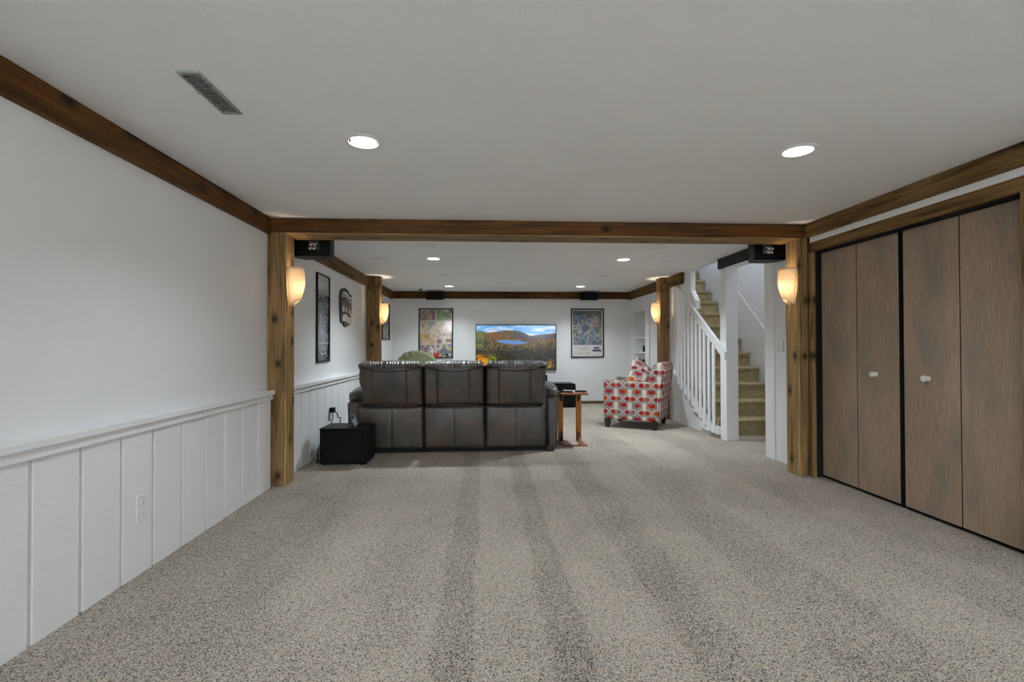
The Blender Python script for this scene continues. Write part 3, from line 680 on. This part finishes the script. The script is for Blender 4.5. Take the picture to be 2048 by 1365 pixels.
def mono(nx=84, ny=190):
    T, Sx = np.meshgrid(np.linspace(0, 1, ny), np.linspace(0, 1, nx), indexing='ij'); img = np.zeros((ny, nx, 3)); img[:] = lin((112, 120, 130))
    n1, n2 = vn(ny, nx, 20, 8, 4), vn(ny, nx, 40, 12, 3)
    img = over(img, np.clip((T-.70)*12, 0, 1)*.9, lin((168, 170, 174)))
    img = over(img, (T > .69)*(T < .83)*np.clip((n2+(.76-T)*3-.52)*9, 0, 1), lin((34, 36, 40))); img = over(img, np.clip((n1-.5)*5, 0, 1)*(T < .68)*.6, lin((66, 72, 80)))
    img = over(img, (Sx > .66)*(T < .62)*np.clip((n2-.42)*8, 0, 1), lin((28, 30, 34))); img = over(img, (np.abs(Sx-.4) < .16)*(T > .25)*(T < .55)*np.clip((n1-.45)*6, 0, 1)*.6, lin((190, 196, 200)))
    img = over(img, (T > .205)*(T < .212)*.6, lin((210, 212, 216))); return over(img, (T > .07)*(T < .105)*(Sx > .25)*(Sx < .8)*np.clip((n2-.4)*6, 0, 1), lin((205, 208, 212)))
def skyline(nx=70, ny=70):
    T, Sx = np.meshgrid(np.linspace(0, 1, ny), np.linspace(0, 1, nx), indexing='ij'); img = np.zeros((ny, nx, 3)); img[:] = lin((150, 150, 150))
    n2 = vn(ny, nx, 16, 16, 3); img = over(img, (T < .5)*np.clip((n2-.42)*9, 0, 1), lin((30, 30, 32))); return over(img, (T > .5)*np.clip((n2-.5)*5, 0, 1)*.5, lin((90, 92, 94)))
def poster(name, lab, loc, w, h, img, axis, f=.02, cat='poster'):
    t = thing(name, lab, cat, loc, 0 if axis == 'y' else PI/2)
    obj('frame', frame_ring(w, h, f, .022), M['frame'], t)
    obj('backing', box(f, w-f, -.006, -.001, f, h-f), M['frame'], t)
    p = paint_grid('print', w-2*f+.002, h-2*f+.002, img, M['print'], t); p.location = (f-.001, -.0085, f-.001)
poster('framed_poster', 'black framed colourful poster of picture panels on the far wall, nearest the green chair', (-1.313, 9.839, .942), .686, 1.005, comic(), 'y', .022)
poster('framed_poster', 'black framed poster with a cream lower border on the far wall, nearest the shelf niche', (1.773, 9.839, .942), .682, 1.003, space(), 'y', .022)
# on the left wall a picture's local x runs along +Y after the quarter turn, its face towards +X
poster('framed_poster', 'narrow black framed blue grey poster on the left wall near the sconce post', (-1.839, 5.415, 1.005), .43, .995, mono(), 'x', .016)
poster('framed_picture', 'framed black and white picture on the left wall behind the far sconce', (-1.839, 8.80, 1.305), .68, .68, skyline(), 'x', .018, 'picture')
# bear cut-out plaque
t = thing('wall_plaque', 'black and silver cut-out bear plaque on the left wall before the far post', 'plaque', (-1.839, 6.54, 1.44), PI/2)
def blob(pts, y0, y1, sx=1, sz=1):
    cx = sum(p[0] for p in pts)/len(pts); cz = sum(p[1] for p in pts)/len(pts)
    return prism([(cx+(x-cx)*sx, cz+(z-cz)*sz) for x, z in pts], 1, y0, y1)
M['pl_grey'] = plain('brushed_grey_metal', (.07, .07, .075), .35, .5, .2, .4, 30); M['pl_white'] = plain('white_enamel', (.62, .62, .62), .35); M['pl_tan'] = plain('cream_enamel', (.60, .54, .50), .35)
def pq(name, pix, y0, y1, mat):
    obj(name, prism([(-.27+(x-370)/160*.54, (815-y)/530*.51) for x, y in pix], 1, y0, y1), M[mat], t)
pq('backplate', [(382, 772), (374, 690), (368, 560), (368, 430), (378, 345), (400, 305), (440, 284), (478, 305), (500, 345), (526, 348), (527, 480), (524, 560), (516, 668), (500, 668), (470, 640), (420, 632), (394, 680), (394, 772)], -.014, 0, 'frame')
pq('upper_banner', [(398, 425), (397, 350), (425, 330), (455, 340), (480, 372), (505, 392), (524, 385), (525, 462), (500, 470), (470, 436), (440, 412), (415, 410)], -.020, -.014, 'pl_white')
pq('bear_body', [(384, 620), (382, 470), (405, 445), (440, 440), (470, 465), (500, 495), (522, 492), (520, 600), (505, 640), (470, 625), (425, 615)], -.020, -.014, 'pl_grey')
for cx, cy, rx, ry in ((404, 578, 13, 42), (493, 612, 12, 38), (450, 566, 9, 22), (440, 604, 7, 14)):
    pq('cut_out', [(cx+rx*math.cos(a*PI/7), cy+ry*math.sin(a*PI/7)) for a in range(14)], -.023, -.020, 'pl_white')
pq('brow', [(430, 470), (462, 490), (476, 540), (462, 600), (452, 540), (438, 500)], -.022, -.020, 'frame')
for k in range(5):
    x = 408+k*24; y = (376, 382, 402, 428, 432)[k]
    pq('banner_mark', [(x-6, y-20), (x+5, y-16), (x+5, y+22), (x-6, y+18)], -.022, -.020, 'slot')
pq('lower_banner', [(398, 740), (398, 672), (420, 640), (450, 640), (480, 668), (505, 690), (526, 684), (530, 755), (515, 785), (495, 782), (465, 748), (430, 738)], -.018, 0, 'pl_tan')
pq('paw_outline', [(402, 760), (425, 742), (460, 748), (498, 785), (470, 800), (446, 818), (420, 804)], -.012, 0, 'frame')
pq('paw', [(414, 764), (430, 754), (455, 760), (480, 784), (448, 806), (426, 796)], -.018, -.012, 'pl_grey')

# ------------------------------------------------------------------ outlets and switches
def outlet(loc, rz, lab, w=.082, h=.135, mat='plate'):
    t = thing('wall_outlet', lab, 'outlet', loc, rz)
    obj('cover_plate', box(-w/2, w/2, -.006, 0, 0, h, .002, 2), M[mat], t)
    for dz in (.3, .7):
        s_ = obj('socket', prism([(x*.9, z*.9+h*dz) for x, z in [(.019*math.cos(a*PI/8), .016*math.sin(a*PI/8)) for a in range(16)]], 1, -.009, -.006), M[mat], t)
        for sx in (-.006, .006): obj('slot', box(sx-.001, sx+.001, -.0095, -.009, h*dz-.001, h*dz+.008), M['slot'], s_)
        obj('slot', box(-.002, .002, -.0095, -.009, h*dz-.010, h*dz-.006), M['slot'], s_)
    obj('screw', lathe([(.003, 0), (.003, .002), (0, .002)], 8, Matrix.Translation((0, -.006, h*.5)) @ Matrix.Rotation(PI/2, 4, 'X')), M['plate'], t)
    return t
outlet((-1.788, 2.647, .275), PI/2, 'white double outlet on the near left wainscot')
outlet((-1.788, 5.722, .355), PI/2, 'white outlet with a black plug on the wainscot behind the subwoofer')
outlet((2.988, 7.42, .29), -PI/2, 'white outlet on the wall behind the patterned armchair')
t = thing('light_switch', 'white double light switch plate on the wing wall by the stair entry', 'switch', (2.99, 4.746, 1.12), -PI/2)
obj('cover_plate', box(-.057, .057, -.006, 0, 0, .118, .002, 2), M['plate'], t)
for sx in (-.023, .023): obj('rocker', box(sx-.016, sx+.016, -.010, -.006, .026, .092, .002, 1, Matrix.Identity(4)), M['plate'], t)
t = thing('plug_adapter', 'black plug adapter with cords in the outlet behind the subwoofer', 'plug', (-1.788, 5.722, .36))
obj('plug_body', box(.010, .06, -.035, .04, .06, .115, .006, 2), M['blackmat'], t)
obj('cord', tube([(.04, 0, .065), (.05, -.03, .0), (.04, -.06, -.06), (.03, -.1, -.15), (.028, -.12, -.352)], .005, 6), M['blackmat'], t, 60)
obj('cord', tube([(.045, .03, .07), (.06, .10, .03), (.055, .14, -.02), (.07, .20, -.03), (.06, .22, -.08), (.05, .25, -.20), (.04, .3, -.352)], .006, 6), M['blackmat'], t, 60)

# ------------------------------------------------------------------ sofa
sf = thing('sofa', 'three seat charcoal leather recliner sofa seen from behind', 'sofa', (-.335, 5.42, 0))
ox, oy = -.335, 5.42
secs = [(-1.366, -.682), (-.662, -.002), (.018, .690)]
def bell(d, w): return math.exp(-(d/w)**2)
for k, (xa, xb) in enumerate(secs):
    x0, x1 = xa-ox+.004, xb-ox-.004; wd = x1-x0
    sl = (.215, .74)[0]; sr = .745
    def yf(u, v, k=k):
        e = min(u, 1-u)*wd; ez = v*.40
        y = -.03 - .055*v - .022*math.sin(PI*min(1, max(0, u)))*(.4+.6*math.sin(PI*v))
        for s_ in (sl, sr): y += .010*bell((u-s_+(.03*(1-v) if s_ == sl and k == 0 else 0))*wd, .008)
        r = .035
        if e < r: y += r-math.sqrt(max(0, r*r-(r-e)**2))
        if ez < r: y += r-math.sqrt(max(0, r*r-(r-ez)**2))
        dx = 0
        if k == 0: dx = (.035*(1-v)**1.2+.012*math.sin(v*7))*(1-u)**3
        if k == 2: dx = (-.018*(1-v)**1.5)*u**3
        return dx, 0, y
    bc = obj('back_cushion', slab_field(x0, x1, .535, .945, 56, 30, yf, lambda u, v: .12), M['leather'], sf, 60)
    def seamz(u): return .945-.040*math.sin(PI*u)**1.3
    # gathered head roll over the cushion, its lower seam sagging in the middle
    bm = bm_new(); rows = []; nu = 200
    for i in range(nu+1):
        u = i/nu; e = min(u, 1-u)*wd; q = 1-max(0, 1-e/.05)**2*.55
        zs = seamz(u); zt = 1.018-.018*(1-q)/.55*1.3; row = []
        for j in range(17):
            a = j/16; th = -PI*.5+PI*1.25*a
            cy = -.005; ry = .095*(.75+.25*q); zc = (zs+zt)/2; rz_ = (zt-zs)/2
            wr = .0034*math.sin(u*120+2.5*math.sin(u*23)+a*2)*math.sin(PI*a)
            row.append(bm.verts.new((x0+wd*u, cy-(ry+wr)*math.cos(th), zc+(rz_+wr)*math.sin(th))))
        rows.append(row)
    for p, q_ in zip(rows, rows[1:]):
        for j in range(16): bm.faces.new((p[j], p[j+1], q_[j+1], q_[j]))
    bm.faces.new(rows[0]); bm.faces.new(rows[-1][::-1]); bmesh.ops.recalc_face_normals(bm, faces=bm.faces)
    obj('head_roll', bm, M['roll'], bc, 70)
    obj('seam', tube([(x0+wd*u, -.094-.004*math.sin(PI*u), seamz(u)-.001) for u in [.02+.96*i/24 for i in range(25)]], .0048, 6), M['thread'], bc, 60)
    for s_ in (sl, sr): obj('seam', tube([(x0+wd*(s_-(.03*(1-v) if s_ == sl and k == 0 else 0)), yf(s_-(.03*(1-v) if s_ == sl and k == 0 else 0), v)[2]-.001, .54+.395*v) for v in [i/14 for i in range(15)]], .0032, 6), M['thread'], bc, 60)
    def yl(u, v):
        e = min(u, 1-u)*wd; ez = min(v, 1-v)*.45; r = .025
        y = -.006-.012*math.sin(PI*u)*math.sin(PI*v)+.008*bell((u-.5)*wd, .006)
        if e < r: y += r-math.sqrt(max(0, r*r-(r-e)**2))
        if ez < r: y += r-math.sqrt(max(0, r*r-(r-ez)**2))
        return 0, 0, y
    lp = obj('lower_back_panel', slab_field(x0-.006, x1+.006, .050, .514, 44, 26, yl, lambda u, v: .10), M['leather'], sf, 60)
    obj('seam', tube([(x0+wd*.5, -.0125-.01*math.sin(PI*(.06+.88*i/12)), .08+.41*i/12) for i in range(13)], .0022, 6), M['thread'], lp, 60)
    obj('seat_cushion', shift(puff(wd+.006, .56, .2, 5, 32, 16), (x0+x1)/2, .50, .40), M['leather'], sf, 60)
    obj('inner_back', shift(puff(wd, .26, .60, 4, 32, 20), (x0+x1)/2, .18, .72), M['leather'], sf, 60)
    obj('footrest', box(x0, x1, .74, .80, .10, .42, .02, 3), M['leather'], sf, 40)
    if k < 2: obj('recliner_tab', box(x1-.004, x1+.004, -.012, -.006, .19, .20), M['pl_tan'], lp)
obj('base', box(-1.03, 1.02, .02, .74, .012, .30), M['dark'], sf)
obj('dark_gap_board', box(-1.01, 1.0, .085, .16, .28, .955), M['dark'], sf)  # dark board added so the gaps between back cushions look shaded
for sx, xo, zz in ((-1, -1.452, .0), (1, .776, .0)):
    cx = xo-ox
    dz = -.03 if sx < 0 else .004
    ap = [(-.055, .03), (.05, .03), (.068, .60+dz), (-.07, .60+dz)]
    if sx < 0: ap = [(-x, z) for x, z in ap][::-1]
    bm = prism([(cx+x, z) for x, z in ap], 1, .06, .90)
    bmesh.ops.bevel(bm, geom=list(bm.edges), offset=.02, segments=3, affect='EDGES')
    ar = obj('armrest', bm, M['leather'], sf, 50)
    def fn(p, dz=dz):
        p.z += -.012 if p.z < 0 else .0; p.z += .008*math.sin(p.y*6)
        p.x += .0025*math.sin(p.y*90+p.z*40); return p
    obj('arm_pad', shift(puff(.165, .80, .135, 2.8, 36, 20, fn), cx+sx*.008, .47, .66+dz), M['roll'], ar, 70)
for x, y in ((-1.07, .09), (1.075, .02), (-1.07, .80), (1.075, .80)): obj('leg', box(x-.045, x+.04, y-.03, y+.04, 0, .06, .004, 1), M['legwood'], sf)

# ------------------------------------------------------------------ subwoofers and tower
t = thing('subwoofer', 'black subwoofer box on the carpet behind the sofa with a handset on top', 'subwoofer', (-1.405, 4.92, 0), -.035)
obj('cabinet', box(-.228, .228, .0, .335, .012, .352, .004, 2), M['black'], t)
obj('rear_panel', box(-.215, .19, -.006, .001, .02, .335, .003, 1), M['blackmat'], t)
obj('top_panel', box(-.234, .234, -.006, .345, .352, .366, .004, 2), M['black'], t)
obj('front_grille', box(-.228, .228, .335, .365, .03, .352, .012, 3), M['cloth_black'], t)
for x in (-.19, .19):
    for y in (.03, .30): obj('foot', lathe([(.018, 0), (.022, .012), (0, .012)], 14, Matrix.Translation((x, y, 0))), M['blackmat'], t, 40)
cd = tag(obj('power_cord', tube([(-1.636, 4.985, .17), (-1.665, 4.98, .16), (-1.67, 4.96, .10), (-1.655, 4.95, .06), (-1.675, 4.97, .02), (-1.69, 5.0, .007), (-1.71, 5.2, .006), (-1.74, 5.4, .006), (-1.755, 5.56, .006)], .005, 8), M['blackmat'], None, 60), 'black cord looping down at the side of the near subwoofer', 'cord')
t = thing('handset', 'grey handset with dark display leaning on a wire stand atop the near subwoofer', 'handset', (-1.31, 5.06, .366), -.25)
R_ = Matrix.Rotation(.45, 4, 'Y') if False else Matrix.Translation((0, 0, .008)) @ Matrix.Rotation(-.55, 4, 'Y') @ Matrix.Rotation(-.25, 4, 'X')
obj('body', box(-.026, .026, -.010, .010, 0, .125, .006, 3, R_), M['greyplastic'], t, 40)
obj('display', box(-.017, .017, -.0125, -.0105, .072, .112, .001, 1, R_), M['slot'], t)
for r in range(3):
    for c in range(3): obj('button', box(-.017+c*.012, -.008+c*.012, -.0125, -.0105, .018+r*.014, .028+r*.014, .001, 1, R_), M['silver'], t)
obj('wire_stand', add_tube(tube([(-.055, .01, .075), (-.075, .02, .003), (-.04, -.03, .003)], .0025, 6), [(-.04, .03, .003), (-.02, .0, .012), (.02, -.02, .003)], .0025, 6), M['chrome'], t, 60)
t = thing('subwoofer', 'black subwoofer with rounded top against the far wall behind the side table', 'subwoofer', (1.50, 9.22, 0))
bm = prism([(-.25, .014), (.25, .014), (.25, .435), (.238, .452), (.22, .460), (-.22, .460), (-.238, .452), (-.25, .435)], 1, .0, .40)
obj('cabinet', bm, M['black'], t); obj('front_grille', box(-.235, .235, -.012, .001, .03, .43, .006, 2), M['cloth_black'], t)
for x in (-.2, .2):
    for y in (.05, .35): obj('foot', lathe([(.02, 0), (.024, .014), (0, .014)], 14, Matrix.Translation((x, y, 0))), M['blackmat'], t, 40)
t = thing('tower_speaker', 'narrow black tower box between the sofa and the far subwoofer', 'speaker', (1.13, 9.35, 0))
obj('cabinet', box(-.09, .09, .0, .22, .02, .615, .005, 2), M['black'], t); obj('grille', box(-.08, .08, -.012, .001, .04, .60, .004, 2), M['cloth_black'], t); obj('plinth', box(-.10, .10, -.02, .23, 0, .02, .003, 1), M['blackmat'], t)

# ------------------------------------------------------------------ side table with remotes
t = thing('side_table', 'narrow oak side table open at the front beside the sofa arm', 'table', (1.065, 5.72, 0))
obj('table_top', box(-.150, .163, -.05, .33, .600, .618, .004, 2), M['oak_x'], t)
for x0, x1 in ((-.152, -.088), (.073, .140)): 
    u = obj('upright', box(x0, x1, .265, .285, .014, .600, .003, 1), M['oak_z'], t)
    xm = (x0+x1)/2+(.008 if x0 < 0 else 0)
    obj('bracket', prism([(.265, .600), (.265, .495), (.245, .52), (.225, .57), (.185, .600)], 0, xm-.011, xm+.011), M['bracket'], u)
    obj('bracket', prism([(.265, .014), (.265, .12), (.248, .095), (.228, .045), (.185, .014)], 0, xm-.011, xm+.011), M['bracket'], u)
obj('foot_rail', box(-.152, -.085, -.02, .29, 0, .014, .003, 1), M['oak_x'], t); obj('foot_rail', box(.075, .142, -.02, .29, 0, .014, .003, 1), M['oak_x'], t)
obj('front_rail', box(-.135, .150, -.062, -.02, 0, .014, .003, 1), M['oak_x'], t)
def remote(x, y, z, rz, w, l, mat, lab):
    t = thing('remote_control', lab, 'remote', (x, y, z), rz)
    obj('body', box(-w/2, w/2, -l/2, l/2, 0, .016, .005, 2), M[mat], t, 40)
    for r in range(5):
        for c in range(2): obj('button', lathe([(.004, .015), (.004, .0175), (0, .018)], 8, Matrix.Translation(((c-.5)*w*.45, -l*.3+r*l*.14, 0))), M['slot' if mat != 'blackmat' else 'greyplastic'], t)
remote(.995, 5.83, .618, 1.15, .055, .17, 'blackmat', 'black remote nearest the sofa arm on the side table')
remote(1.06, 5.965, .618, 1.0, .05, .17, 'silver', 'silver remote lying between two dark remotes on the side table')
remote(1.175, 5.88, .618, .9, .045, .15, 'blackmat', 'dark remote at the far right corner of the side table top')
t = thing('charging_plug', 'small white object lying between the remotes on side table', 'gadget', (1.075, 5.80, .618)); obj('body', box(-.012, .012, -.012, .012, 0, .02, .004, 2), M['plate'], t); obj('prong', box(-.004, .004, -.02, -.012, .006, .012), M['chrome'], t)

# ------------------------------------------------------------------ patterned armchair
ac = thing('armchair', 'cream armchair with red and orange circle pattern on dark tapered legs', 'armchair', (2.26, 7.119, 0), math.radians(60))
def rbox(a, r=.03, seg=3, m=None): return box(*a, bevel=r, seg=seg, mat=m)
for sx in (-1, 1):
    pts = [(.375, .125), (.382, .69), (-.34, .665), (-.40, .125)]
    bm = prism(pts, 0, sx*.27, sx*.405); bmesh.ops.bevel(bm, geom=list(bm.edges), offset=.018, segments=3, affect='EDGES')
    a = obj('arm', bm, M['dots'], ac, 50, uv=True)
    obj('piping', tube([(sx*.402, .372, .13), (sx*.402, .376, .676), (sx*.402, -.30, .654)], .006, 6), M['dots'], a, 60, uv=True)
bm = prism([(-.20, .36), (-.27, .80), (-.315, .90), (-.375, .945), (-.435, .945), (-.475, .90), (-.48, .82), (-.39, .125), (-.25, .125)], 0, -.385, .385)
bmesh.ops.bevel(bm, geom=[e for e in bm.edges if abs(e.verts[0].co.x-e.verts[1].co.x) < 1e-4], offset=.03, segments=3, affect='EDGES')
obj('backrest', bm, M['dots'], ac, 45, uv=True)
obj('seat_base', rbox((-.275, .275, -.28, .37, .125, .34), .012), M['dots'], ac, 50, uv=True)
obj('seat_cushion', shift(puff(.545, .60, .17, 6, 36, 16), 0, .10, .42), M['dots'], ac, 60, uv=True)
for lx in (-.352, .352):
    for ly in (.334, -.334):
        q = bm_new(); n0 = [(-.033, .125), (.033, .125)]
        vs = []
        for z, r in ((0, .026), (.126, .041)): vs.append([q.verts.new((lx+a*r, ly+b*r, z)) for a, b in ((-1, -1), (1, -1), (1, 1), (-1, 1))])
        q.faces.new(vs[0][::-1]); q.faces.new(vs[1])
        for i in range(4): q.faces.new((vs[0][i], vs[0][(i+1) % 4], vs[1][(i+1) % 4], vs[1][i]))
        obj('leg', q, M['legwood'], ac)
def pillow(loc, rot, lab, w=.41):
    def fn(p):
        r = 1-.10*(1-min(1, abs(p.x)/(w/2)))*(abs(p.z)/(w/2))**2-.10*(1-min(1, abs(p.z)/(w/2)))*(abs(p.x)/(w/2))**2
        return Vector((p.x*r, p.y*max(.12, (1-(abs(p.x)/(w/2))**2.5)*(1-(abs(p.z)/(w/2))**2.5)+.1), p.z*r))
    o = obj('throw_pillow', puff(w, .20, w, 9, 48, 28, fn), M['dots'], None, 70, uv=True); o.location = loc; o.rotation_euler = rot
    tag(o, lab, 'pillow'); return o
pillow((2.29, 6.97, .735), (-.42, .5, math.radians(8)), 'circle patterned throw pillow in front on the armchair seat')
pillow((2.40, 7.27, .775), (-.42, .7, math.radians(22)), 'circle patterned throw pillow tucked behind the other on the armchair')

# ------------------------------------------------------------------ green chair beyond the sofa
gc = thing('lounge_chair', 'sage green tufted lounge chair rising above the sofa back', 'chair', (-1.06, 8.15, 0), -.15)
def fold(p):
    a = math.atan2(p.z-.05, p.x-.07); k = math.sin(a*7+.5+1.4*math.sin(a*2.7)); r = math.hypot(p.x, p.z)
    p = p*(1+.05*(abs(k)**.6-.5)*min(1, r/.2)); p.y -= .03*abs(k)*(1 if p.y < 0 else -1)*min(1, r/.15)
    if p.z > 0: p.z *= 1-.9*max(0, p.x-.02)**1.6*2.0
    return p
obj('back_cushion', shift(puff(.68, .30, .72, 3.0, 96, 40, fold), 0, -.12, .745), M['green'], gc, 70)
obj('seat_cushion', shift(puff(.64, .62, .22, 3.4, 40, 16), 0, .18, .40), M['green'], gc, 60)
obj('frame', box(-.28, .28, -.18, .40, .24, .31, .015, 2), M['legwood'], gc, 40)
obj('pedestal', lathe([(.20, 0), (.20, .02), (.06, .05), (.04, .10), (.04, .25)], 24, Matrix.Translation((0, .1, 0))), M['legwood'], gc, 40)

# ------------------------------------------------------------------ unseen uplighters added behind the viewer as fill light for the room
for x, lab in ((-1.35, 'tall black uplighter added unseen behind the viewer as fill light, by the wainscot wall'), (2.45, 'tall black uplighter added unseen behind the viewer as fill light, by the closet wall')):
    t = thing('fill_uplighter', lab, 'lamp', (x, -2.75, 0))
    obj('base', lathe([(.15, 0), (.15, .02), (.03, .035), (.012, .05), (0, .05)], 28), M['blackmat'], t, 40)
    obj('pole', lathe([(.012, .045), (.012, 1.62), (0, 1.62)], 14), M['blackmat'], t, 40)
    obj('lamp_shade', lathe([(.03, 1.60), (.10, 1.66), (.17, 1.74), (.174, 1.74), (.104, 1.652), (.03, 1.59)], 32, None, True), M['blackmat'], t, 40)
    area('fill_uplight', (0, 0, 1.70), .22, FILL_UPLIGHT_W, LAMP_COL, t, (PI, 0, 0))
